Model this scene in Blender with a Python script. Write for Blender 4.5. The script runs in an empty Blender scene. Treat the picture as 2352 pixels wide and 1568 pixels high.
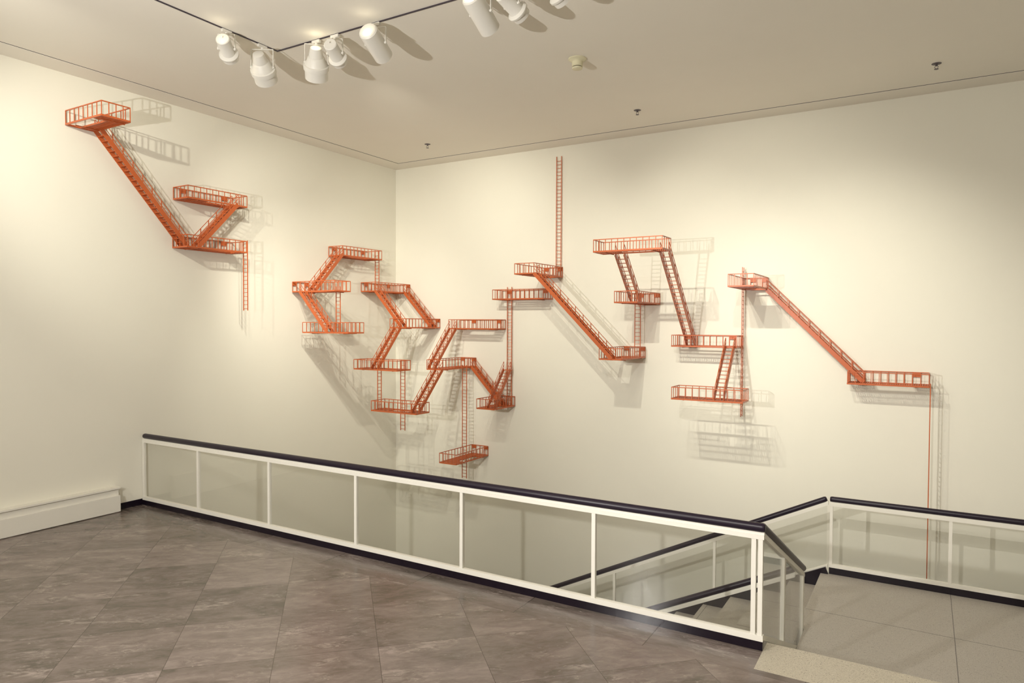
import bpy, math, random
from mathutils import Vector, Matrix

sc = bpy.context.scene
COL = sc.collection
random.seed(7)

# ------------------------------------------------------------------ helpers
class MB:
    """collects shapes and links them as one mesh object"""
    def __init__(s):
        s.v = []; s.f = []; s.sm = []

    def quadbox(s, c8):
        n = len(s.v); s.v += [tuple(p) for p in c8]
        for q in ((0, 3, 2, 1), (4, 5, 6, 7), (0, 1, 5, 4), (1, 2, 6, 5), (2, 3, 7, 6), (3, 0, 4, 7)):
            s.f.append(tuple(n + i for i in q)); s.sm.append(False)

    def box(s, x0, x1, y0, y1, z0, z1):
        s.quadbox([(x0, y0, z0), (x1, y0, z0), (x1, y1, z0), (x0, y1, z0),
                   (x0, y0, z1), (x1, y0, z1), (x1, y1, z1), (x0, y1, z1)])

    def bar(s, a, b, w, h, up=(0, 0, 1)):
        """rectangular bar from a to b, w wide sideways and h tall along up"""
        a = Vector(a); b = Vector(b); d = (b - a).normalized(); up = Vector(up)
        if abs(d.dot(up)) > 0.98: up = Vector((0, 1, 0))
        r = d.cross(up).normalized() * (w / 2); u = r.normalized().cross(d).normalized() * (h / 2)
        s.quadbox([a - r - u, a + r - u, b + r - u, b - r - u, a - r + u, a + r + u, b + r + u, b - r + u])

    def slab(s, pts, d):
        """four-cornered plate pts swept by the vector d"""
        d = Vector(d); P = [Vector(p) for p in pts]
        s.quadbox(P + [p + d for p in P])

    def tube(s, pts, r, n=8, cap=True):
        P = [Vector(p) for p in pts]; rings = []; ref = None
        for i, p in enumerate(P):
            d = ((P[i] - P[i - 1]).normalized() if i else Vector((0, 0, 0))) + ((P[i + 1] - P[i]).normalized() if i < len(P) - 1 else Vector((0, 0, 0)))
            d.normalize()
            if ref is None: ref = Vector((0, 0, 1)) if abs(d.z) < 0.9 else Vector((1, 0, 0))
            e = (ref - d * ref.dot(d)).normalized(); g = d.cross(e); ref = e
            rr = r[i] if isinstance(r, (list, tuple)) else r
            base = len(s.v)
            for k in range(n):
                t = 2 * math.pi * k / n
                s.v.append(tuple(p + (e * math.cos(t) + g * math.sin(t)) * rr))
            rings.append(base)
        for a, b in zip(rings, rings[1:]):
            for k in range(n):
                s.f.append((a + k, a + (k + 1) % n, b + (k + 1) % n, b + k)); s.sm.append(True)
        if cap:
            s.f.append(tuple(rings[0] + k for k in reversed(range(n)))); s.sm.append(False)
            s.f.append(tuple(rings[-1] + k for k in range(n))); s.sm.append(False)

    def lathe(s, prof, mat, n=32):
        """profile of (radius, height) turned about z, placed by mat"""
        rings = []
        for r, z in prof:
            base = len(s.v)
            for k in range(n):
                t = 2 * math.pi * k / n
                s.v.append(tuple(mat @ Vector((r * math.cos(t), r * math.sin(t), z))))
            rings.append(base)
        for a, b in zip(rings, rings[1:]):
            for k in range(n):
                s.f.append((a + k, a + (k + 1) % n, b + (k + 1) % n, b + k)); s.sm.append(True)
        if prof[0][0] > 0: s.f.append(tuple(rings[0] + k for k in reversed(range(n)))); s.sm.append(False)
        if prof[-1][0] > 0: s.f.append(tuple(rings[-1] + k for k in range(n))); s.sm.append(False)

    def build(s, name, mat, parent=None, sharp=35):
        me = bpy.data.meshes.new(name)
        me.from_pydata(s.v, [], s.f); me.validate()
        if len(me.polygons) == len(s.sm): me.polygons.foreach_set('use_smooth', s.sm)
        me.update()
        if any(s.sm):
            try: me.set_sharp_from_angle(angle=math.radians(sharp))
            except Exception: pass
        me.materials.append(mat)
        o = bpy.data.objects.new(name, me); COL.objects.link(o)
        if parent is not None: attach(o, parent)
        return o

def attach(o, parent):
    o.parent = parent
    if parent.type == 'EMPTY':
        o.matrix_parent_inverse = Matrix.Translation(-Vector(parent.location))

def thing(name, label, cat, loc, group=None):
    o = bpy.data.objects.new(name, None); COL.objects.link(o)
    o.location = loc; o.empty_display_size = 0.1
    o['label'] = label; o['category'] = cat
    if group: o['group'] = group
    return o

def structure(o):
    o['kind'] = 'structure'; return o

# ---------------------------------------------------------------- materials
def new_mat(name):
    m = bpy.data.materials.new(name); m.use_nodes = True
    nt = m.node_tree; b = nt.nodes['Principled BSDF']
    return m, nt, b

def N(nt, t, **kw):
    n = nt.nodes.new(t)
    for k, v in kw.items(): setattr(n, k, v)
    return n

def _math(nt, op, a=None, b=None):
    n = nt.nodes.new('ShaderNodeMath'); n.operation = op
    for i, x in enumerate((a, b)):
        if x is None: continue
        if isinstance(x, (int, float)): n.inputs[i].default_value = x
        else: nt.links.new(x, n.inputs[i])
    return n.outputs[0]

def _ramp(nt, x, lo, hi):
    n = nt.nodes.new('ShaderNodeMapRange'); n.clamp = True
    nt.links.new(x, n.inputs[0]); n.inputs[1].default_value = lo; n.inputs[2].default_value = hi
    return n.outputs[0]

def paint(name, col, rough, bump=0.0, scale=60, var=0.0, spec=0.5):
    m, nt, b = new_mat(name)
    b.inputs['Base Color'].default_value = (*col, 1); b.inputs['Roughness'].default_value = rough
    b.inputs['Specular IOR Level'].default_value = spec
    tc = N(nt, 'ShaderNodeTexCoord'); no = N(nt, 'ShaderNodeTexNoise')
    no.inputs['Scale'].default_value = scale; no.inputs['Detail'].default_value = 4
    nt.links.new(tc.outputs['Object'], no.inputs['Vector'])
    if var:
        mx = N(nt, 'ShaderNodeMix', data_type='RGBA')
        mx.inputs[6].default_value = (*[c * (1 - var) for c in col], 1); mx.inputs[7].default_value = (*[min(1, c * (1 + var)) for c in col], 1)
        n2 = N(nt, 'ShaderNodeTexNoise'); n2.inputs['Scale'].default_value = scale / 40 + 0.6; n2.inputs['Detail'].default_value = 3
        nt.links.new(tc.outputs['Object'], n2.inputs['Vector'])
        nt.links.new(n2.outputs['Fac'], mx.inputs[0]); nt.links.new(mx.outputs[2], b.inputs['Base Color'])
    if bump:
        bp = N(nt, 'ShaderNodeBump'); bp.inputs['Strength'].default_value = bump; bp.inputs['Distance'].default_value = 0.002
        nt.links.new(no.outputs['Fac'], bp.inputs['Height']); nt.links.new(bp.outputs['Normal'], b.inputs['Normal'])
    return m

M_wall = paint('wall_paint', (0.83, 0.81, 0.715), 0.75, 0.06, 90, 0.012, 0.25)
M_ceil = paint('ceiling_paint', (0.87, 0.835, 0.755), 0.8, 0.05, 70, 0.015, 0.2)
M_trimw = paint('white_trim_paint', (0.83, 0.81, 0.74), 0.42, 0.05, 40, 0.02)
M_heat = paint('heater_enamel', (0.82, 0.80, 0.73), 0.5, 0.0, 40, 0.01)
M_black = paint('black_base_paint', (0.010, 0.006, 0.012), 0.16, 0.04, 30, 0.1, 0.35)
M_rail = paint('black_handrail_plastic', (0.016, 0.010, 0.021), 0.36, 0.03, 50, 0.1, 0.35)
M_orange = paint('orange_red_enamel', (0.50, 0.112, 0.030), 0.36, 0.03, 60, 0.06)
M_lamp = paint('lamp_enamel', (0.80, 0.78, 0.72), 0.42, 0.0, 40, 0.01)
M_track = paint('track_bronze', (0.040, 0.030, 0.048), 0.5, 0.0, 40, 0.1)
M_gap = paint('painted_gap_shade', (0.03, 0.022, 0.03), 0.9, 0.0, 40, 0.05)
M_smoke = paint('detector_plastic', (0.74, 0.70, 0.50), 0.5, 0.0, 40, 0.02)
M_dark = paint('dark_slot', (0.05, 0.04, 0.03), 0.7, 0.0, 40, 0.05)
M_sprk = paint('sprinkler_metal', (0.11, 0.09, 0.10), 0.35, 0.0, 40, 0.05)
M_lens = paint('lamp_lens', (0.80, 0.83, 0.90), 0.12, 0.0, 40, 0.02)

def bulb_mat():
    m, nt, b = new_mat('lamp_bulb_glow')
    b.inputs['Base Color'].default_value = (1, 0.95, 0.85, 1)
    b.inputs['Emission Color'].default_value = (1, 0.90, 0.72, 1); b.inputs['Emission Strength'].default_value = 14
    return m
M_bulb = bulb_mat()

def glass_mat():
    m = bpy.data.materials.new('clear_rail_glass'); m.use_nodes = True
    nt = m.node_tree; nt.nodes.remove(nt.nodes['Principled BSDF']); out = nt.nodes['Material Output']
    tr = N(nt, 'ShaderNodeBsdfTransparent'); tr.inputs['Color'].default_value = (0.978, 0.982, 0.974, 1)
    gl = N(nt, 'ShaderNodeBsdfGlossy'); gl.inputs['Roughness'].default_value = 0.015
    lw = N(nt, 'ShaderNodeLayerWeight'); lw.inputs['Blend'].default_value = 0.5
    fac = _math(nt, 'ADD', 0.036, _math(nt, 'MULTIPLY', _math(nt, 'POWER', lw.outputs['Facing'], 5.0), 0.75))
    mx = N(nt, 'ShaderNodeMixShader')
    nt.links.new(fac, mx.inputs[0]); nt.links.new(tr.outputs[0], mx.inputs[1]); nt.links.new(gl.outputs[0], mx.inputs[2])
    nt.links.new(mx.outputs[0], out.inputs['Surface'])
    return m
M_glass = glass_mat()

def stone_mat(name, mode):
    """brown-grey figured stone; mode 'diagonal' for the 45 degree field, 'border' for the straight course"""
    m, nt, b = new_mat(name); L = nt.links.new
    tc = N(nt, 'ShaderNodeTexCoord'); mp = N(nt, 'ShaderNodeMapping')
    L(tc.outputs['Object'], mp.inputs['Vector'])
    mt = lambda op, a=None, bb=None: _math(nt, op, a, bb)
    sx = N(nt, 'ShaderNodeSeparateXYZ'); L(mp.outputs[0], sx.inputs[0])
    if mode == 'diagonal':
        # cells of 0.61 m turned 45 degrees with one corner at (4.468, -4.55)
        px = mt('ADD', sx.outputs[0], -4.468); py = mt('ADD', sx.outputs[1], 4.552)
        u = mt('MULTIPLY', mt('ADD', px, py), 0.70711 / 0.61); v = mt('MULTIPLY', mt('SUBTRACT', px, py), 0.70711 / 0.61)
    else:
        u = mt('MULTIPLY', mt('ADD', sx.outputs[0], -4.92), 1 / 0.937); v = mt('MULTIPLY', mt('ADD', sx.outputs[1], 4.55), 1 / 0.61)
    fu = mt('FLOOR', u); fv = mt('FLOOR', v)
    cu = mt('SUBTRACT', u, fu); cv = mt('SUBTRACT', v, fv)
    cell = N(nt, 'ShaderNodeCombineXYZ'); L(fu, cell.inputs[0]); L(fv, cell.inputs[1])
    wn = N(nt, 'ShaderNodeTexWhiteNoise', noise_dimensions='3D'); L(cell.outputs[0], wn.inputs['Vector'])
    # each slab gets its own cut of the figure
    off = N(nt, 'ShaderNodeVectorMath', operation='MULTIPLY'); L(wn.outputs['Color'], off.inputs[0]); off.inputs[1].default_value = (37, 53, 11)
    base = N(nt, 'ShaderNodeCombineXYZ'); L(mt('ADD', cu, mt('MULTIPLY', cv, 0.3)), base.inputs[0]); L(mt('SUBTRACT', cv, mt('MULTIPLY', cu, 0.12)), base.inputs[1])
    st = N(nt, 'ShaderNodeVectorMath', operation='MULTIPLY'); L(base.outputs[0], st.inputs[0]); st.inputs[1].default_value = (1.0, 2.3, 1)
    uv = N(nt, 'ShaderNodeVectorMath', operation='ADD'); L(st.outputs[0], uv.inputs[0]); L(off.outputs[0], uv.inputs[1])
    def noise(scale, detail, rough, dist):
        n = N(nt, 'ShaderNodeTexNoise'); L(uv.outputs[0], n.inputs['Vector'])
        n.inputs['Scale'].default_value = scale; n.inputs['Detail'].default_value = detail
        n.inputs['Roughness'].default_value = rough; n.inputs['Distortion'].default_value = dist
        return n.outputs['Fac']
    big = noise(1.0, 6, 0.60, 1.2); fine = noise(6.0, 8, 0.70, 0.8); fleck = noise(20, 4, 0.6, 0.3); mask = noise(1.3, 3, 0.5, 0.8)
    cr = N(nt, 'ShaderNodeValToRGB'); e = cr.color_ramp.elements; k = 1.0 if mode == 'diagonal' else 0.82  # border mode scaled darker: shade beside the railing put into the stone colour
    e[0].position = 0.34; e[0].color = (*[c * k for c in (0.098, 0.082, 0.066)], 1)
    e[1].position = 0.68; e[1].color = (*[c * k for c in (0.285, 0.232, 0.215)], 1)
    mid = cr.color_ramp.elements.new(0.5); mid.color = (*[c * k for c in (0.185, 0.148, 0.132)], 1)
    t = mt('ADD', mt('MULTIPLY', big, 0.60), mt('MULTIPLY', fine, 0.40))
    t = mt('ADD', t, mt('MULTIPLY', mt('SUBTRACT', wn.outputs['Value'], 0.5), 0.15))
    L(t, cr.inputs[0])
    # pale mineral patches and flecks
    pm = mt('MULTIPLY', _ramp(nt, mask, 0.54, 0.68), _ramp(nt, fine, 0.46, 0.62))
    pf = mt('MULTIPLY', _ramp(nt, fleck, 0.62, 0.68), _ramp(nt, mask, 0.42, 0.60))
    mx = N(nt, 'ShaderNodeMix', data_type='RGBA'); L(mt('MINIMUM', mt('ADD', mt('MULTIPLY', pm, 0.55), mt('MULTIPLY', pf, 0.6)), 0.8), mx.inputs[0])
    L(cr.outputs[0], mx.inputs[6]); mx.inputs[7].default_value = (0.42, 0.36, 0.33, 1)
    # joints
    du = mt('MINIMUM', cu, mt('SUBTRACT', 1.0, cu)); dv = mt('MINIMUM', cv, mt('SUBTRACT', 1.0, cv))
    dd = mt('MINIMUM', du, dv) if mode == 'diagonal' else du
    jt = mt('SUBTRACT', 1.0, _ramp(nt, dd, 0.0018, 0.0042))
    m2 = N(nt, 'ShaderNodeMix', data_type='RGBA'); L(mt('MULTIPLY', jt, 0.75), m2.inputs[0]); L(mx.outputs[2], m2.inputs[6]); m2.inputs[7].default_value = (0.035, 0.027, 0.02, 1)
    L(m2.outputs[2], b.inputs['Base Color'])
    rr = N(nt, 'ShaderNodeMapRange'); L(fine, rr.inputs[0]); rr.inputs[3].default_value = 0.12; rr.inputs[4].default_value = 0.30
    L(rr.outputs[0], b.inputs['Roughness'])
    bp = N(nt, 'ShaderNodeBump'); bp.inputs['Strength'].default_value = 0.10; bp.inputs['Distance'].default_value = 0.003
    L(mt('SUBTRACT', fine, mt('MULTIPLY', jt, 1.5)), bp.inputs['Height']); L(bp.outputs[0], b.inputs['Normal'])
    return m

def terrazzo_mat(name, base, dark, pale, rough, joints):
    m, nt, b = new_mat(name); L = nt.links.new
    tc = N(nt, 'ShaderNodeTexCoord'); mt = lambda op, a=None, bb=None: _math(nt, op, a, bb)
    v1 = N(nt, 'ShaderNodeTexVoronoi'); v1.inputs['Scale'].default_value = 150; L(tc.outputs['Object'], v1.inputs['Vector'])
    v2 = N(nt, 'ShaderNodeTexVoronoi'); v2.inputs['Scale'].default_value = 320; L(tc.outputs['Object'], v2.inputs['Vector'])
    s1 = N(nt, 'ShaderNodeSeparateColor'); L(v1.outputs['Color'], s1.inputs[0])
    s2 = N(nt, 'ShaderNodeSeparateColor'); L(v2.outputs['Color'], s2.inputs[0])
    no = N(nt, 'ShaderNodeTexNoise'); no.inputs['Scale'].default_value = 1.3; no.inputs['Detail'].default_value = 5; L(tc.outputs['Object'], no.inputs['Vector'])
    m1 = N(nt, 'ShaderNodeMix', data_type='RGBA'); m1.inputs[6].default_value = (*[c * 0.93 for c in base], 1); m1.inputs[7].default_value = (*[c * 1.07 for c in base], 1); L(no.outputs['Fac'], m1.inputs[0])
    m2 = N(nt, 'ShaderNodeMix', data_type='RGBA'); L(mt('MULTIPLY', _ramp(nt, s1.outputs[0], 0.80, 0.84), _ramp(nt, v1.outputs['Distance'], 0.42, 0.34)), m2.inputs[0]); L(m1.outputs[2], m2.inputs[6]); m2.inputs[7].default_value = (*dark, 1)
    m3 = N(nt, 'ShaderNodeMix', data_type='RGBA'); L(mt('MULTIPLY', _ramp(nt, s2.outputs[1], 0.66, 0.72), 0.7), m3.inputs[0]); L(m2.outputs[2], m3.inputs[6]); m3.inputs[7].default_value = (*pale, 1)
    last = m3.outputs[2]
    if joints:
        sx = N(nt, 'ShaderNodeSeparateXYZ'); L(tc.outputs['Object'], sx.inputs[0])
        jx = mt('ABSOLUTE', mt('SUBTRACT', mt('FRACT', mt('DIVIDE', mt('ADD', sx.outputs[0], -7.583 + 0.57 + 11.4), 1.14)), 0.5))
        jx = mt('LESS_THAN', jx, 0.0024)
        jy = mt('LESS_THAN', mt('ABSOLUTE', mt('ADD', sx.outputs[1], 1.985)), 0.0035)
        m4 = N(nt, 'ShaderNodeMix', data_type='RGBA'); L(mt('MULTIPLY', mt('MAXIMUM', jx, jy), 0.85), m4.inputs[0]); L(last, m4.inputs[6]); m4.inputs[7].default_value = (0.07, 0.062, 0.058, 1)
        last = m4.outputs[2]
    L(last, b.inputs['Base Color']); b.inputs['Roughness'].default_value = rough
    return m

M_stone = stone_mat('brown_stone_tiles', 'diagonal')
M_border = stone_mat('brown_stone_border_shaded', 'border')
M_terr = terrazzo_mat('grey_terrazzo', (0.43, 0.395, 0.35), (0.17, 0.15, 0.13), (0.54, 0.51, 0.46), 0.38, True)
M_strip = terrazzo_mat('pale_terrazzo', (0.50, 0.455, 0.365), (0.14, 0.115, 0.09), (0.66, 0.61, 0.50), 0.42, False)

# ------------------------------------------------------------------ the room
ZC = 4.45          # ceiling
ZL = -0.537        # rail level of the landing
ZF = ZL - 0.012    # its walking surface
ZB = -3.35         # floor of the stairwell
XE, YN = 11.5, -12.5
mb = MB(); mb.box(-0.2, 0, YN, 0.2, ZB, ZC + 0.3); structure(mb.build('wall_left', M_wall))
mb = MB(); mb.box(0, XE, 0, 0.2, ZB, ZC + 0.3); structure(mb.build('wall_right', M_wall))
mb = MB(); mb.box(XE, XE + 0.2, YN, 0.2, ZB, ZC + 0.3); structure(mb.build('wall_east', M_wall))
mb = MB(); mb.box(-0.2, XE + 0.2, YN - 0.2, YN, ZB, ZC + 0.3); structure(mb.build('wall_near', M_wall))
GP = 0.326         # inset of the shadow gap
mb = MB(); mb.box(GP + 0.014, XE - GP, YN + GP, -GP - 0.016, ZC, ZC + 0.12); structure(mb.build('ceiling', M_ceil))
mb = MB()
mb.box(0, GP - 0.010, YN, 0, ZC, ZC + 0.12); mb.box(GP - 0.010, XE, -GP + 0.012, 0, ZC, ZC + 0.12)
mb.box(XE - GP + 0.008, XE, YN, -GP + 0.012, ZC, ZC + 0.12); mb.box(GP - 0.010, XE - GP + 0.008, YN, YN + GP - 0.008, ZC, ZC + 0.12)
structure(mb.build('trim_1', M_ceil))
mb = MB(); mb.box(GP - 0.010, GP + 0.014, YN + 0.4, -GP - 0.016, ZC + 0.004, ZC + 0.10); mb.box(GP - 0.010, XE - GP, -GP - 0.016, -GP + 0.012, ZC + 0.004, ZC + 0.10); structure(mb.build('trim_gap_shade', M_gap))  # near-black strip fills the gap, its shade put into the colour

XR, YR, YS0, YS1 = 6.513, -4.233, -4.487, -4.10      # long rail's end and plane, top step's edges
mb = MB(); mb.box(0, XE, YN, -4.548, -0.25, 0); structure(mb.build('floor', M_stone))
mb = MB(); mb.box(0, XR, -4.548, YR + 0.045, -0.25, 0); mb.box(XR, XE, -4.548, YS0, -0.25, 0)
structure(mb.build('trim_3', M_border))
mb = MB(); mb.box(0, XR, YR + 0.02, YR + 0.045, -0.6, -0.001); structure(mb.build('trim_4', M_wall))
mb = MB(); mb.box(0, XE, YR + 0.05, 0, ZB - 0.1, ZB); structure(mb.build('floor_below', M_terr))
mb = MB(); mb.box(0, XE, YR - 0.1, YR + 0.045, ZB, -0.6); structure(mb.build('wall_below', M_wall))
mb = MB(); mb.box(6.506, XE, -3.2, -2.45, ZL - 0.3, ZF); mb.box(6.455, XE, -2.45, -0.895, ZL - 0.3, ZF)
structure(mb.build('floor_landing', M_terr))

# baseboard beside the heater
mb = MB(); mb.box(0.0, 0.008, -4.53, YR, 0, 0.066); structure(mb.build('baseboard_left', M_black))

# -------------------------------------------------------------- two staircases
st = thing('staircase', 'short terrazzo stair stepping down from the pale top tread to the landing', 'stairs', (8.9, -3.6, ZL))
mb = MB(); mb.box(XR, XE - 0.002, YS0, YS1, -0.134, 0); o = mb.build('top_step', M_strip, st); o['label'] = 'pale speckled top step'
for k in range(1, 4):
    mb = MB(); mb.box(6.506, XE - 0.002, YS1 + 0.3 * (k - 1) - 0.01, YS1 + 0.3 * k, -0.134 * (k + 1) - 0.1, -0.134 * k); mb.build('step', M_terr, st)
st = thing('staircase', 'grey terrazzo stair going down from the landing along the far wall', 'stairs', (5.0, -1.7, -1.6))
for k in range(1, 19):
    mb = MB(); mb.box(6.455 - 0.3 * k, 6.455 - 0.3 * (k - 1) + 0.01, -2.40, -0.95, ZL - 0.148 * k - 0.32, ZL - 0.148 * k); mb.build('step', M_terr, st)
RS = 0.148 / 0.3
def flz(x): return ZL + (x - 6.455) * RS
mb = MB()
mb.slab([(6.62, -0.95, flz(6.62) - 0.36), (1.0, -0.95, flz(1.0) - 0.36), (1.0, -0.95, flz(1.0) + 0.035), (6.50, -0.95, flz(6.50) + 0.035)], (0, 0.022, 0))
o = mb.build('stringer', M_black, st); o['label'] = 'black side board of the stair'

# ----------------------------------------------------------------- the railings
def rail_bits(root, a, b, posts, up, off=0.0, glass=True, base=True, width=0.034, post_w=0.028, base_low=0.0, cap=0.028, hand_ext=(0, 0), hand=True, bottom_z=0.054, skip=0):
    """a, b: ends at walking level of a railing; posts: lists of fractions with their own vertical bars"""
    A = Vector(a); B = Vector(b); D = B - A; hor = Vector((D.x, D.y, 0)).normalized(); side = Vector((-hor.y, hor.x, 0))
    Z = Vector((0, 0, 1)); dn = D.normalized()
    P = lambda t, z: A + D * t + Z * z
    def beam(z0, z1, w, name, mat, t0=0.0, t1=1.0):
        m = MB(); p, q = P(t0, 0), P(t1, 0)
        m.quadbox([p - side * w / 2 + Z * z0, q - side * w / 2 + Z * z0, q + side * w / 2 + Z * z0, p + side * w / 2 + Z * z0,
                   p - side * w / 2 + Z * z1, q - side * w / 2 + Z * z1, q + side * w / 2 + Z * z1, p + side * w / 2 + Z * z1])
        return m.build(name, mat, root)
    if base: beam(base_low, bottom_z, width + 0.006, 'base_curb', M_black)
    beam(bottom_z, bottom_z + 0.036, width, 'bottom_rail', M_trimw)
    tr = beam(0.684, 0.712, width, 'top_rail', M_trimw)
    m = MB(); p, q = P(0, 0.7195), P(1, 0.7195)
    m.bar(p, q, width * 0.62, 0.017); m.build('rail_cap', M_trimw, tr)
    if hand:
        m = MB(); h0, h1 = P(0, 0.7535) - dn * hand_ext[0], P(1, 0.7535) + dn * hand_ext[1]
        r = cap
        m.tube([h0, h0 + dn * 0.006, h0 + dn * 0.02, h1 - dn * 0.02, h1 - dn * 0.006, h1], [r * 0.72, r * 0.9, r, r, r * 0.9, r * 0.72], 20)
        o = m.build('handrail', M_rail, root, sharp=60); o['label'] = 'round black handrail'
    for t in posts[skip:]:
        m = MB(); c = P(t, 0)
        hw = hor * post_w / 2; sw = side * (width - 0.006) / 2
        z0, z1 = Z * (bottom_z + 0.03), Z * 0.69
        sl = Z * (D.z / Vector((D.x, D.y, 0)).length * post_w / 2)
        m.quadbox([c - hw - sw + z0 - sl, c + hw - sw + z0 + sl, c + hw + sw + z0 + sl, c - hw + sw + z0 - sl,
                   c - hw - sw + z1 - sl, c + hw - sw + z1 + sl, c + hw + sw + z1 + sl, c - hw + sw + z1 - sl])
        m.build('post', M_trimw, root)
    if glass:
        L = Vector((D.x, D.y, 0)).length; pt = sorted(posts)
        for t0, t1 in zip(pt, pt[1:]):
            if (t1 - t0) * L < 0.15: continue
            e = (post_w / 2 - 0.002) / L
            p, q = P(t0 + e, 0), P(t1 - e, 0); s = side * 0.003
            zl, zh = Z * (bottom_z + 0.034), Z * 0.686
            m = MB(); m.quadbox([p - s + zl, q - s + zl, q + s + zl, p + s + zl, p - s + zh, q - s + zh, q + s + zh, p + s + zh])
            o = m.build('glass_pane', M_glass, root); o['label'] = 'clear glass pane'

r1 = thing('glass_railing', 'long level glass railing with black handrail along the edge of the stone floor', 'railing', (3.25, YR, 0))
rail_bits(r1, (0.004, YR + 0.017, 0), (XR, YR + 0.017, 0), [x / XR for x in (0.016, 0.967, 2.04, 3.145, 4.257, 5.378, 6.452, 6.492)], None, hand_ext=(-0.02, 0.005))
r2 = thing('glass_railing', 'level glass railing with black handrail at the back edge of the terrazzo landing', 'railing', (8.4, -0.924, ZL))
L2 = 10.6 - 6.53
rail_bits(r2, (6.53, -0.907, ZL), (10.6, -0.907, ZL), [(x - 6.53) / L2 for x in (6.545, 7.574, 8.603, 9.632, 10.585)], None, hand_ext=(0.0, 0), base_low=-0.012)
r3 = thing('glass_railing', 'sloping glass railing running down the far side of the lower stair', 'railing', (4.6, -0.924, -1.3))
xa, xb = 6.515, 1.6
rail_bits(r3, (xa, -0.907, flz(xa) - 0.022), (xb, -0.907, flz(xb) - 0.022), [(xa - x) / (xa - xb) for x in (6.5149, 5.365, 4.177, 2.989, 1.80)], None, hand_ext=(-0.02, 0), base=False, bottom_z=0.035, skip=1)
r4 = thing('glass_railing', 'short steep glass railing from the long railing down to the landing', 'railing', (6.485, -3.3, -0.3))
S4 = 0.452
rail_bits(r4, (6.487, -4.185, 0.0), (6.487, -2.42, -1.765 * S4), [t / 1.765 for t in (0.795, 0.822, 1.722, 1.749)], None, hand_ext=(-0.015, 0.01), base=False, glass=False, bottom_z=0.045)
mbg = None
for t0, t1 in ((0.02, 0.79), (0.86, 1.70)):
    m = MB(); z = lambda t, h: (6.484, -4.185 + t, -t * S4 + h)
    m.slab([z(t0, 0.075), z(t1, 0.075), z(t1, 0.686), z(t0, 0.686)], (0.006, 0, 0)); o = m.build('glass_pane', M_glass, r4); o['label'] = 'clear glass pane'
r5 = thing('glass_railing', 'sloping glass railing on the near side of the lower stair', 'railing', (4.6, -2.43, -1.3))
x5a, x5b = 6.43, 1.6
rail_bits(r5, (x5a, -2.43, flz(x5a) - 0.26), (x5b, -2.43, flz(x5b) - 0.26), [(x5a - x) / (x5a - x5b) for x in (6.41, 4.03, 1.65)], None, hand_ext=(-0.01, 0), base=False, bottom_z=-0.30, skip=1)

# --------------------------------------------------------------------- heater
h = thing('baseboard_heater', 'long cream metal baseboard heater on the left wall beside the stone floor', 'heater', (0.05, -8.2, 0))
y0, y1 = -11.5, -4.525
mb = MB(); mb.box(0, 0.078, y0, y1 - 0.008, 0.0, 0.238); mb.build('body', M_heat, h)
mb = MB(); mb.box(0.078, 0.10, y0, y1, 0.008, 0.176); mb.build('front_panel', M_heat, h)
mb = MB(); mb.box(0, 0.098, y0, y1 + 0.003, 0.245, 0.262); mb.build('top_cover', M_heat, h)

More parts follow.
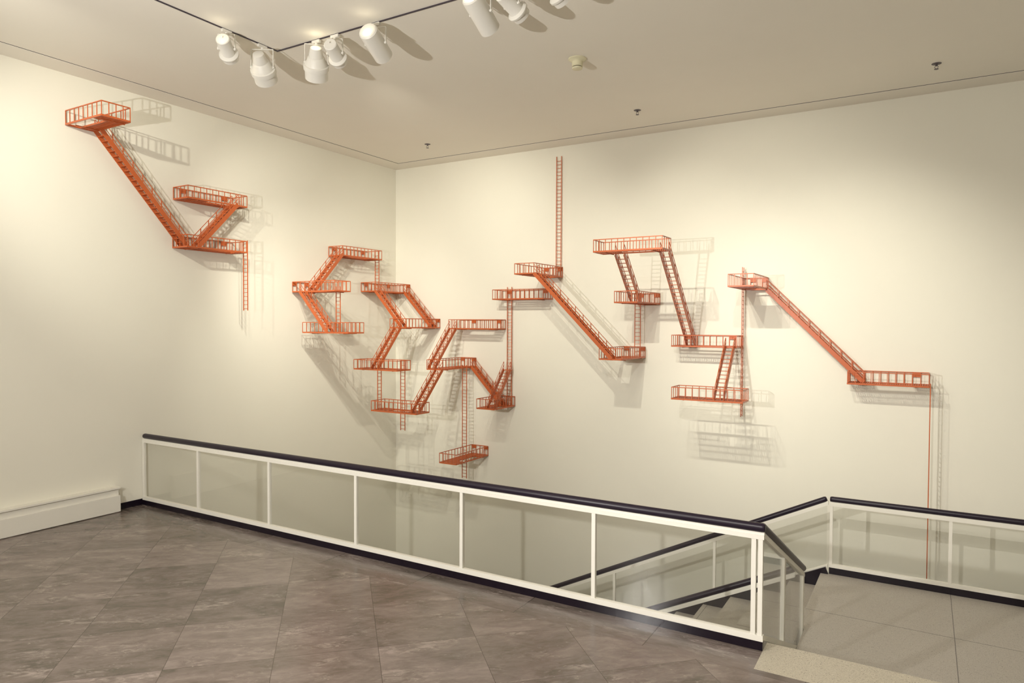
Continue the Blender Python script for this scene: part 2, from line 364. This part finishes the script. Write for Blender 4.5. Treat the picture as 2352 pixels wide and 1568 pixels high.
# ---------------------------------------------------------------- fire escapes
HR = 0.147
def platform(root, x0, x1, y0, y1, zb, plates, hole, h=HR, open_end=None):
    """grated balcony with a hatch; plates: which wall-side bays carry a plate"""
    along_x = (x1 - x0) > (y1 - y0)
    def to(u, v, z):   # u along the long side, v across
        return (x0 + u, y0 + v, z) if along_x else (x0 + v, y0 + u, z)
    LU, LV = (x1 - x0, y1 - y0) if along_x else (y1 - y0, x1 - x0)
    e = 0.006
    zt = zb + 0.016
    d = MB()
    rim = [(e, e), (LU - e, e), (LU - e, LV - e), (e, LV - e)]
    for i in range(4):
        a, b = rim[i], rim[(i + 1) % 4]
        d.bar(to(*a, zb + 0.008), to(*b, zb + 0.008), 0.012, 0.017)
    hu0, hu1, hv0, hv1 = hole[0] * LU, hole[1] * LU, hole[2] * LV, hole[3] * LV
    n = int(round(LU / 0.0208))
    for k in range(1, n):
        u = LU * k / n
        segs = [(0.01, LV - 0.01)]
        if hu0 < u < hu1: segs = [s for s in ((0.01, hv0), (hv1, LV - 0.01)) if s[1] - s[0] > 0.015]
        for a, b in segs: d.bar(to(u, a, zb + 0.009), to(u, b, zb + 0.009), 0.008, 0.011)
    for v in (0.30, 0.52, 0.75):
        vv = v * LV
        if hv0 < vv < hv1:
            for a, b in ((0.01, hu0), (hu1, LU - 0.01)):
                if b - a > 0.02: d.bar(to(a, vv, zb + 0.006), to(b, vv, zb + 0.006), 0.008, 0.012)
        else: d.bar(to(0.01, vv, zb + 0.006), to(LU - 0.01, vv, zb + 0.006), 0.008, 0.012)
    for (a, b) in (((hu0, hv0), (hu1, hv0)), ((hu0, hv1), (hu1, hv1)), ((hu0, hv0), (hu0, hv1)), ((hu1, hv0), (hu1, hv1))):
        a = (min(max(a[0], e), LU - e), min(max(a[1], e), LV - e)); b = (min(max(b[0], e), LU - e), min(max(b[1], e), LV - e))
        if (Vector(a) - Vector(b)).length > 0.03: d.bar(to(*a, zb + 0.008), to(*b, zb + 0.008), 0.009, 0.016)
    # two bearers under the deck
    for u in (0.16, 0.84):
        d.bar(to(u * LU, 0.05, zb - 0.004), to(u * LU, LV - 0.004, zb - 0.004), 0.010, 0.010)
    p = d.build('platform', M_orange, root)
    g = MB(); zr = zb + h - 0.006
    for i in range(4):
        a, b = rim[i], rim[(i + 1) % 4]
        if i == open_end: continue
        g.bar(to(*a, zr), to(*b, zr), 0.0092, 0.0092)
        ln = (Vector(b) - Vector(a)).length; m = max(2, int(round(ln / 0.0755)))
        for k in range(m):
            q = Vector(a) + (Vector(b) - Vector(a)) * k / m
            g.bar(to(q.x, q.y, zb + 0.014), to(q.x, q.y, zr), 0.0066, 0.0066)
    g.build('guard_rail', M_orange, p)
    # plates on the wall side, second bay from each end on a long side, end bays on a short side
    for (wall, k) in plates:
        q = MB(); zz0, zz1 = zb + h - 0.054, zb + h - 0.008
        if wall == 'R':
            m = max(2, int(round((x1 - x0 - 2 * e) / 0.0755))); w = (x1 - x0 - 2 * e) / m; kk = k if k >= 0 else m + k
            q.box(x0 + e + w * kk, x0 + e + w * (kk + 1), y1 - 0.011, y1 - 0.003, zz0, zz1)
        else:
            m = max(2, int(round((y1 - y0 - 2 * e) / 0.0755))); w = (y1 - y0 - 2 * e) / m; kk = k if k >= 0 else m + k
            q.box(x0 + 0.003, x0 + 0.011, y0 + e + w * kk, y0 + e + w * (kk + 1), zz0, zz1)
        q.build('mounting_plate', M_orange, p)
    return p

def flight(root, axis, c0, c1, s0, z0, s1, z1, top_loop=True):
    """open stair between two levels: cross range c0..c1, run s0 (high) to s1 (low)"""
    def to(s, c, z): return (s, c, z) if axis == 'x' else (c, s, z)
    ca, cb = min(c0, c1), max(c0, c1)
    rise = z0 - z1; n = max(4, int(round(rise / 0.0425)))
    sg = 1 if s1 > s0 else -1
    t = MB()
    for k in range(1, n):
        f = k / n; s = s0 + (s1 - s0) * f; z = z0 - rise * f
        t.bar(to(s - 0.020, ca + 0.004, z), to(s - 0.020, cb - 0.004, z), 0.005, 0.005)
        a, b = s - 0.022, s + 0.022
        t.quadbox([to(a, ca + 0.003, z - 0.003), to(b, ca + 0.003, z - 0.003), to(b, cb - 0.003, z - 0.003), to(a, cb - 0.003, z - 0.003),
                   to(a, ca + 0.003, z + 0.003), to(b, ca + 0.003, z + 0.003), to(b, cb - 0.003, z + 0.003), to(a, cb - 0.003, z + 0.003)])
    fl = t.build('stair_tread', M_orange, root)
    dirv = Vector(to(s1 - s0, 0, z1 - z0)); L = dirv.length; dn = dirv / L
    for c in (ca + 0.003, cb - 0.003):
        m = MB()
        a = Vector(to(s0, c, z0)) - dn * 0.015; b = Vector(to(s1, c, z1)) + dn * 0.006
        m.bar(a, b, 0.007, 0.046)
        foot = Vector(to(s1, c, z1))
        m.bar(foot - Vector((0, 0, 0.012)), foot + Vector((0, 0, 0.035)), 0.014, 0.008, up=to(sg, 0, 0))
        m.build('stringer', M_orange, fl)
        hr = MB(); H = 0.112; r = 0.0042
        pa = Vector(to(s0, c, z0)); pb = Vector(to(s1, c, z1)); Zv = Vector((0, 0, 1)); hv = Vector(to(sg, 0, 0))
        hr.tube([pb + hv * 0.012 - Zv * 0.02, pb + hv * 0.012 + Zv * (H * 0.72), pb + hv * 0.004 + Zv * (H * 0.92), pb - dn * 0.03 + Zv * H,
                 pa - dn * 0.01 + Zv * H, pa - dn * 0.02 + Zv * (H * 0.9), pa - dn * 0.02], r, 6)
        hr.tube([pb + hv * 0.012 + Zv * 0.045, pa - dn * 0.02 + Zv * (H * 0.56)], r * 0.9, 6)
        m2 = max(2, int(round(L / 0.155)))
        for k in range(1, m2):
            q = pa + (pb - pa) * k / m2
            hr.bar(q, q + Zv * H, 0.0075, 0.0075)
        hr.build('handrail', M_orange, fl)
    return fl

def ladder(root, axis, c, other, z0, z1, w=0.075):
    """rails at c and c+w along axis, at the other coordinate; from z0 (low) to z1 (high)"""
    def to(s, z): return (s, other, z) if axis == 'x' else (other, s, z)
    m = MB(); n = int((z1 - z0) / 0.049)
    for k in range(n):
        z = z0 + 0.022 + k * 0.049
        m.bar(to(c, z), to(c + w, z), 0.006, 0.006)
    for s in (c, c + w): m.bar(to(s, z0), to(s, z1), 0.0088, 0.0088)
    ld = m.build('ladder', M_orange, root)
    return ld

OUT = (0.28, 0.80, 0.52, 0.97)     # usual hatch, on the side away from the wall
S1 = thing('hanging_fire_escape', 'orange model fire escape alone on the left wall, topped by a small high platform', 'sculpture', (0.15, -3.9, 2.14))
platform(S1, 0.010, 0.662, -4.984, -4.699, 3.937, [], (0.02, 0.76, 0.02, 0.50), HR, 3)
platform(S1, 0.010, 0.290, -3.850, -3.061, 3.378, [('L', 1), ('L', -2)], (0.34, 0.83, 0.50, 0.97))
platform(S1, 0.010, 0.289, -3.863, -3.071, 2.833, [('L', -2)], (0.36, 0.84, 0.52, 0.97))
flight(S1, 'y', 0.050, 0.170, -4.705, 3.930, -3.772, 2.850)
flight(S1, 'y', 0.170, 0.290, -3.205, 3.392, -3.715, 2.855)
ladder(S1, 'x', 0.213, -3.068, 2.142, 2.985)

S2 = thing('hanging_fire_escape', 'large orange model fire escape zigzagging around the room corner', 'sculpture', (1.0, -0.6, -0.28))
platform(S2, 0.010, 0.295, -1.482, -0.659, 2.940, [('L', 1), ('L', -2)], (0.16, 0.70, 0.50, 0.97))
platform(S2, 0.010, 0.805, -2.142, -1.849, 2.404, [('L', 0), ('L', -1)], (0.20, 0.70, 0.04, 0.46))
platform(S2, 0.200, 1.039, -2.142, -1.847, 1.860, [], (0.30, 0.80, 0.52, 0.97))
platform(S2, 0.010, 0.307, -0.824, -0.010, 2.464, [('L', 1), ('L', -3), ('R', -1)], (0.30, 0.80, 0.52, 0.97))
platform(S2, 0.591, 0.900, -0.840, -0.010, 1.920, [('R', -1), ('R', 0)], (0.40, 0.80, 0.04, 0.46))
platform(S2, 0.392, 1.195, -1.380, -1.085, 1.339, [], (0.28, 0.80, 0.52, 0.97))
platform(S2, 0.780, 1.579, -1.450, -1.155, 0.782, [], (0.28, 0.74, 0.30, 0.80))
platform(S2, 1.264, 2.089, -0.307, -0.010, 1.909, [('R', 3), ('R', -2)], (0.28, 0.80, 0.45, 0.90))
platform(S2, 1.286, 1.572, -0.858, -0.010, 1.339, [('R', 0), ('R', -1)], (0.45, 0.85, 0.54, 0.97))
platform(S2, 1.951, 2.250, -0.583, -0.010, 0.799, [], (0.20, 0.70, 0.50, 0.97))
platform(S2, 1.492, 1.791, -0.834, -0.010, 0.030, [('R', 0), ('R', -1)], (0.24, 0.82, 0.52, 0.96))
platform(S2, 2.026, 2.858, -0.297, -0.010, 2.333, [('R', 1), ('R', -2)], (0.05, 0.30, 0.30, 0.80))
flight(S2, 'y', 0.175, 0.293, -1.485, 2.952, -1.995, 2.425)
flight(S2, 'x', -2.140, -2.028, 0.165, 2.404, 0.655, 1.876)
flight(S2, 'x', -0.822, -0.710, 0.312, 2.462, 0.795, 1.940)
flight(S2, 'x', -0.165, -0.050, 0.312, 2.470, 0.832, 1.938)
flight(S2, 'y', 0.680, 0.800, -0.842, 1.915, -1.310, 1.370)
flight(S2, 'y', 1.283, 1.403, -0.309, 1.908, -0.808, 1.362)
flight(S2, 'y', 1.445, 1.568, -0.860, 1.336, -1.365, 0.810)
flight(S2, 'x', -0.155, -0.040, 1.575, 1.352, 2.085, 0.822)
flight(S2, 'y', 2.115, 2.235, -0.125, 1.325, -0.545, 0.815)
mb = MB(); mb.box(2.115, 2.235, -0.13, -0.06, 1.322, 1.332); mb.build('top_tread', M_orange, S2)
ladder(S2, 'x', 0.147, -0.652, 2.450, 3.085)
ladder(S2, 'x', 0.640, -1.955, 1.868, 2.478)
ladder(S2, 'y', -1.378, 0.845, 0.790, 1.480)
ladder(S2, 'x', 1.082, -1.170, 0.505, 1.480)
ladder(S2, 'x', 2.128, -0.040, 0.815, 2.525)
ladder(S2, 'x', 1.520, -0.300, -0.278, 1.388)

S3 = thing('hanging_fire_escape', 'orange model fire escape on the far wall with a tall single ladder rising above it', 'sculpture', (4.2, -0.4, 1.1))
platform(S3, 2.711, 3.012, -0.838, -0.010, 2.637, [('R', 0), ('R', -1)], (0.44, 0.86, 0.52, 0.96))
platform(S3, 3.916, 4.219, -0.834, -0.010, 1.559, [('R', 0), ('R', -1)], (0.40, 0.84, 0.04, 0.46))
platform(S3, 4.110, 4.410, -0.837, -0.010, 2.249, [('R', 0), ('R', -1)], (0.50, 0.90, 0.04, 0.46))
platform(S3, 4.106, 4.917, -1.450, -1.150, 2.800, [], (0.30, 0.80, 0.30, 0.97))
platform(S3, 4.656, 5.446, -0.326, -0.010, 1.721, [('R', 1), ('R', -2)], (0.30, 0.70, 0.50, 0.97))
platform(S3, 4.840, 5.644, -0.880, -0.580, 1.134, [], (0.40, 0.80, 0.52, 0.97))
flight(S3, 'x', -0.834, -0.722, 3.018, 2.635, 4.080, 1.575)
flight(S3, 'y', 4.256, 4.370, -1.150, 2.786, -0.648, 2.268)
flight(S3, 'y', 4.790, 4.896, -1.148, 2.786, -0.110, 1.735)
flight(S3, 'y', 5.312, 5.424, -0.328, 1.717, -0.800, 1.160)
ladder(S3, 'x', 2.918, -0.040, 2.650, 4.305)
ladder(S3, 'x', 4.120, -0.150, 1.570, 2.400)

S4 = thing('hanging_fire_escape', 'reddish model fire escape on the far wall, its last ladder dropping into the stairwell', 'sculpture', (6.4, -0.3, -1.2))
platform(S4, 5.453, 5.736, -0.836, -0.010, 2.410, [('R', 1), ('R', -1)], (0.50, 0.93, 0.50, 0.97))
platform(S4, 6.613, 7.386, -0.312, -0.010, 1.352, [('R', -2)], (0.30, 0.80, 0.52, 0.97), 0.142)
flight(S4, 'x', -0.125, -0.012, 5.738, 2.400, 6.757, 1.372)
ladder(S4, 'y', -0.125, 5.455, 0.890, 2.68)
ladder(S4, 'y', -0.300, 7.392, -1.30, 1.39)

# -------------------------------------------------------------- track lighting
TX, TY = 2.270, -4.292
tr = thing('lighting_track', 'thin dark lighting track bent in an L on the ceiling', 'lighting track', (TX, TY, ZC - 0.006))
mb = MB(); mb.box(TX - 0.008, TX + 0.008, -11.0, TY + 0.008, ZC - 0.006, ZC - 0.0003); mb.build('track_run', M_track, tr)
mb = MB(); mb.box(TX + 0.008, 8.6, TY - 0.008, TY + 0.008, ZC - 0.006, ZC - 0.0003); mb.build('track_run', M_track, tr)

PROF = {
    'cylinder': dict(body=[(0.0, -0.148), (0.068, -0.148), (0.078, -0.138), (0.079, -0.12), (0.079, 0.150), (0.074, 0.150), (0.070, 0.06)], cap=[(0.0, -0.150), (0.060, -0.150), (0.063, -0.146)], lens=0.070, lz=0.07),
    'flared': dict(body=[(0.0, -0.118), (0.050, -0.118), (0.056, -0.112), (0.056, 0.055), (0.060, 0.060)], ring=[(0.056, 0.048), (0.075, 0.056), (0.081, 0.060), (0.081, 0.074), (0.076, 0.080), (0.069, 0.081), (0.067, 0.118), (0.061, 0.118), (0.060, 0.08)], lens=0.062, lz=0.085),
    'can': dict(body=[(0.0, -0.140), (0.036, -0.140), (0.047, -0.134), (0.060, -0.072), (0.061, -0.056), (0.073, -0.046), (0.078, -0.022), (0.091, -0.010), (0.095, 0.008), (0.100, 0.018)], band=[(0.100, 0.010), (0.109, 0.014), (0.111, 0.030), (0.109, 0.056), (0.102, 0.058)], hood=[(0.099, 0.050), (0.099, 0.138), (0.096, 0.138), (0.096, 0.05)], lens=0.098, lz=0.060),
}
def head(kind, x, y, drop, target, label, along, energy, angle=58, tint=None, leak=0.0):
    piv = Vector((x, y, ZC - drop)); aim = (Vector(target) - piv).normalized()
    root = thing('track_light', label, 'spotlight', (x, y, ZC - 0.006), 'white spotlights on the ceiling track')
    q = aim.to_track_quat('Z', 'Y'); Mt = Matrix.Translation(piv) @ q.to_matrix().to_4x4()
    P = PROF[kind]
    mb = MB(); mb.lathe(P['body'], Mt, 36); body = mb.build('housing', M_lamp, root, 40)
    for nm in ('ring', 'band', 'hood', 'cap'):
        if nm in P:
            mb = MB(); mb.lathe(P[nm], Mt, 36); mb.build({'ring': 'flared_ring', 'band': 'clamp_band', 'hood': 'front_hood', 'cap': 'rear_cap'}[nm], M_lamp, body, 40)
    mb = MB(); mb.lathe([(0.0, P['lz']), (P['lens'] - 0.001, P['lz'])][::-1], Mt, 32)
    mb.build('lens', M_lens, body)
    mb = MB(); mb.lathe([(0.0, P['lz'] + 0.004), (0.022, P['lz'] + 0.004)][::-1], Mt, 20); mb.build('bulb', M_bulb, body)
    # bracket: adapter on the track, cross bar and two arms down to the pivots
    ax = Vector((1, 0, 0)) if along == 'x' else Vector((0, 1, 0))
    rad = {'cylinder': 0.080, 'flared': 0.058, 'can': 0.086}[kind] + 0.010
    side = aim.cross(Vector((0, 0, 1))).normalized()
    top = Vector((x, y, ZC - 0.045))
    mb = MB(); mb.bar(Vector((x, y, ZC - 0.018)) - ax * 0.045, Vector((x, y, ZC - 0.018)) + ax * 0.045, 0.022, 0.024)
    mb.tube([(x, y, ZC - 0.02), (x, y, ZC - 0.05)], 0.012, 10); mb.build('track_adapter', M_lamp, root)
    mb = MB()
    mb.bar(top - side * rad, top + side * rad, 0.016, 0.006)
    for s in (-1, 1):
        mb.bar(top + side * rad * s, piv + side * rad * s - Vector((0, 0, 0.014)), 0.006, 0.018, up=aim)
        mb.tube([piv + side * (rad + 0.008) * s, piv + side * (rad - 0.016) * s], 0.009, 10)
    mb.build('yoke', M_lamp, root)
    mb = MB(); back = piv - aim * 0.13
    mb.tube([(x, y, ZC - 0.05), (x - 0.01, y, ZC - 0.08), tuple(back + Vector((0, 0, 0.01))), tuple(back)], 0.0035, 6); mb.build('cord', M_lamp, root)
    ld = bpy.data.lights.new('spot_beam', 'SPOT'); ld.energy = energy; ld.color = tint or WARM
    ld.spot_size = math.radians(angle); ld.spot_blend = 0.9; ld.shadow_soft_size = 0.022
    lo = bpy.data.objects.new('spot_beam', ld); COL.objects.link(lo); lo.parent = root
    lo.matrix_parent_inverse = Matrix.Translation(-Vector(root.location))
    lo.matrix_basis = Matrix.Translation(piv + aim * (P['lz'] + 0.07)) @ aim.to_track_quat('-Z', 'Y').to_matrix().to_4x4()
    if leak:      # light that escapes through the vents at the back of the housing
        vl = bpy.data.lights.new('vent_light', 'POINT'); vl.energy = leak * 0.4; vl.color = (1.0, 0.88, 0.62); vl.shadow_soft_size = 0.012
        vo = bpy.data.objects.new('vent_light', vl); COL.objects.link(vo); vo.parent = root
        vo.matrix_parent_inverse = Matrix.Translation(-Vector(root.location)); vo.location = piv - aim * 0.19 - Vector((0, 0, 0.02))
    return root

WARM = (1.0, 0.95, 0.80)
EN = 215
head('flared', TX, -4.822, 0.16, (0.0, -1.75, 2.9), 'small white spotlight with flared ring at the far left of the track', 'y', EN * 0.6, 58, None, 0.35)
head('can', TX, -4.459, 0.20, (0.0, -0.95, 1.5), 'wide stepped white can spotlight just left of the track bend', 'y', EN)
head('can', 2.761, TY, 0.20, (0.0, -1.5, 0.4), 'wide stepped white can spotlight pointing straight down right of the track bend', 'x', EN, 58, None, 0.45)
head('flared', 2.985, TY, 0.16, (1.1, 0.0, 2.9), 'small white spotlight with flared ring beside the can light', 'x', EN)
head('cylinder', 3.442, TY, 0.17, (2.3, 0.0, 2.7), 'plain white cylinder spotlight fully in view on the track', 'x', EN, 58, None, 0.3)
head('cylinder', 4.47, TY, 0.155, (4.4, 0.0, 2.0), 'plain white cylinder spotlight cut by the top edge of the photo', 'x', EN, 58, None, 0.6)
head('flared', 4.74, TY, 0.16, (5.6, 0.0, 2.6), 'white spotlight at the top edge with only its lit front showing', 'x', EN * 0.8)
head('flared', 5.08, TY, 0.12, (6.3, 0.0, 1.7), 'small white spotlight barely dipping into the top edge of the photo', 'x', EN * 0.8)
head('flared', 5.95, TY, 0.16, (6.9, 0.0, 1.5), 'small white spotlight with flared ring nearest the right end of the track', 'x', EN * 0.8)
head('can', 6.45, -9.1, 0.20, (6.4, 0.0, -0.3), 'wide stepped white can spotlight hanging over the stone floor behind the camera', 'x', 520, 50, (1.0, 0.95, 0.89))
head('flared', TX, -7.3, 0.16, (0.0, -4.2, 3.3), 'small white spotlight on the near end of the left track run', 'y', EN * 1.2)

# ------------------------------------------------------------ ceiling fittings
sd = thing('smoke_detector', 'cream round smoke detector on the ceiling', 'smoke detector', (4.528, -2.76, ZC))
T = Matrix.Translation((4.528, -2.76, ZC)) @ Matrix.Rotation(math.pi, 4, 'X')
mb = MB(); mb.lathe([(0.0, -0.002), (0.084, -0.002), (0.084, 0.008), (0.076, 0.014), (0.052, 0.026), (0.048, 0.034)], T, 40); mb.build('base_plate', M_smoke, sd, 50)
mb = MB(); mb.lathe([(0.050, 0.028), (0.050, 0.070), (0.045, 0.074)], T, 40); bd = mb.build('detector_body', M_smoke, sd, 50)
for k in range(8):
    a = k * math.pi / 4 + 0.2
    c = Vector((4.528 + 0.050 * math.cos(a), -2.76 + 0.050 * math.sin(a), ZC - 0.05)); t = Vector((-math.sin(a), math.cos(a), 0))
mb = MB(); mb.lathe([(0.044, 0.070), (0.044, 0.080)], T, 32); mb.build('sensor_slot', M_dark, bd)
mb = MB(); mb.lathe([(0.046, 0.079), (0.050, 0.083), (0.046, 0.094), (0.022, 0.101), (0.0, 0.102)], T, 40); mb.build('bottom_cap', M_smoke, bd, 50)

for (x, y, lab) in ((1.435, -1.024, 'dark metal fire sprinkler on the ceiling closest to the room corner'),
                    (4.457, -1.016, 'dark metal fire sprinkler on the ceiling midway along the far wall'),
                    (7.384, -0.956, 'dark metal fire sprinkler on the ceiling farthest from the room corner')):
    sp = thing('fire_sprinkler', lab, 'sprinkler', (x, y, ZC), 'sprinklers along the far wall')
    T = Matrix.Translation((x, y, ZC)) @ Matrix.Rotation(math.pi, 4, 'X')
    mb = MB(); mb.lathe([(0.0, -0.002), (0.042, -0.002), (0.040, 0.004), (0.022, 0.009), (0.014, 0.010)], T, 28); mb.build('flange', M_sprk, sp)
    mb = MB(); mb.lathe([(0.010, 0.006), (0.010, 0.022), (0.006, 0.024)], T, 16)
    mb.build('nozzle', M_sprk, sp)
    mb = MB()
    for s in (-1, 1): mb.tube([(x + 0.008 * s, y, ZC - 0.020), (x + 0.015 * s, y, ZC - 0.032), (x + 0.004 * s, y, ZC - 0.050)], 0.0025, 6)
    mb.build('yoke_frame', M_sprk, sp)
    mb = MB(); mb.lathe([(0.0, 0.050), (0.019, 0.050), (0.019, 0.053), (0.0, 0.053)], T, 20); mb.build('deflector', M_sprk, sp)

# ------------------------------------------------------------------- lighting
# the photographer's lamp on its stand left of the camera (it throws the long shadows on walls and ceiling)
pl = bpy.data.lights.new('studio_lamp', 'SPOT'); pl.energy = 640; pl.color = (1.0, 0.965, 0.92); pl.shadow_soft_size = 0.035
pl.spot_size = math.radians(180); pl.spot_blend = 1.0
po = bpy.data.objects.new('studio_lamp', pl); COL.objects.link(po)
po.matrix_basis = Matrix.Translation((4.02, -9.05, 2.28)) @ Vector((0.4, 4.9, 1.7)).to_track_quat('-Z', 'Y').to_matrix().to_4x4()
# unseen ceiling lights added behind the camera to lift the overall brightness
for (x, y) in ((3.0, -10.2), (8.0, -10.2)):
    al = bpy.data.lights.new('added_fill_light', 'AREA'); al.shape = 'RECTANGLE'; al.size = 2.4; al.size_y = 0.5; al.energy = 85; al.color = (1.0, 0.93, 0.82)
    ao = bpy.data.objects.new('added_fill_light', al); COL.objects.link(ao); ao.location = (x, y, ZC - 0.03)
w = bpy.data.worlds.new('World'); sc.world = w; w.use_nodes = True
w.node_tree.nodes['Background'].inputs[0].default_value = (0.9, 0.85, 0.8, 1); w.node_tree.nodes['Background'].inputs[1].default_value = 0.02

# --------------------------------------------------------------------- camera
F, YAW, PIT, ROL = 1586.23, -0.538891, -0.026329, 0.004002
cy, sy = math.cos(YAW), math.sin(YAW)
fw = Vector((sy * math.cos(PIT), cy * math.cos(PIT), math.sin(PIT)))
r = Vector((cy, -sy, 0)); u = r.cross(fw)
c, s = math.cos(ROL), math.sin(ROL)
r2 = r * c + u * s; u2 = u * c - r * s
cd = bpy.data.cameras.new('camera'); cam = bpy.data.objects.new('camera', cd); COL.objects.link(cam)
cd.sensor_width = 36; cd.lens = F / 2352 * 36; cd.clip_start = 0.05
cam.matrix_world = Matrix(((r2.x, u2.x, -fw.x, 7.33400), (r2.y, u2.y, -fw.y, -8.61148), (r2.z, u2.z, -fw.z, 2.0), (0, 0, 0, 1)))
sc.camera = cam
sc.view_settings.view_transform = 'Standard'; sc.view_settings.look = 'None'
sc.view_settings.exposure = 0.12; sc.view_settings.gamma = 1.0
sc.view_settings.use_curve_mapping = False
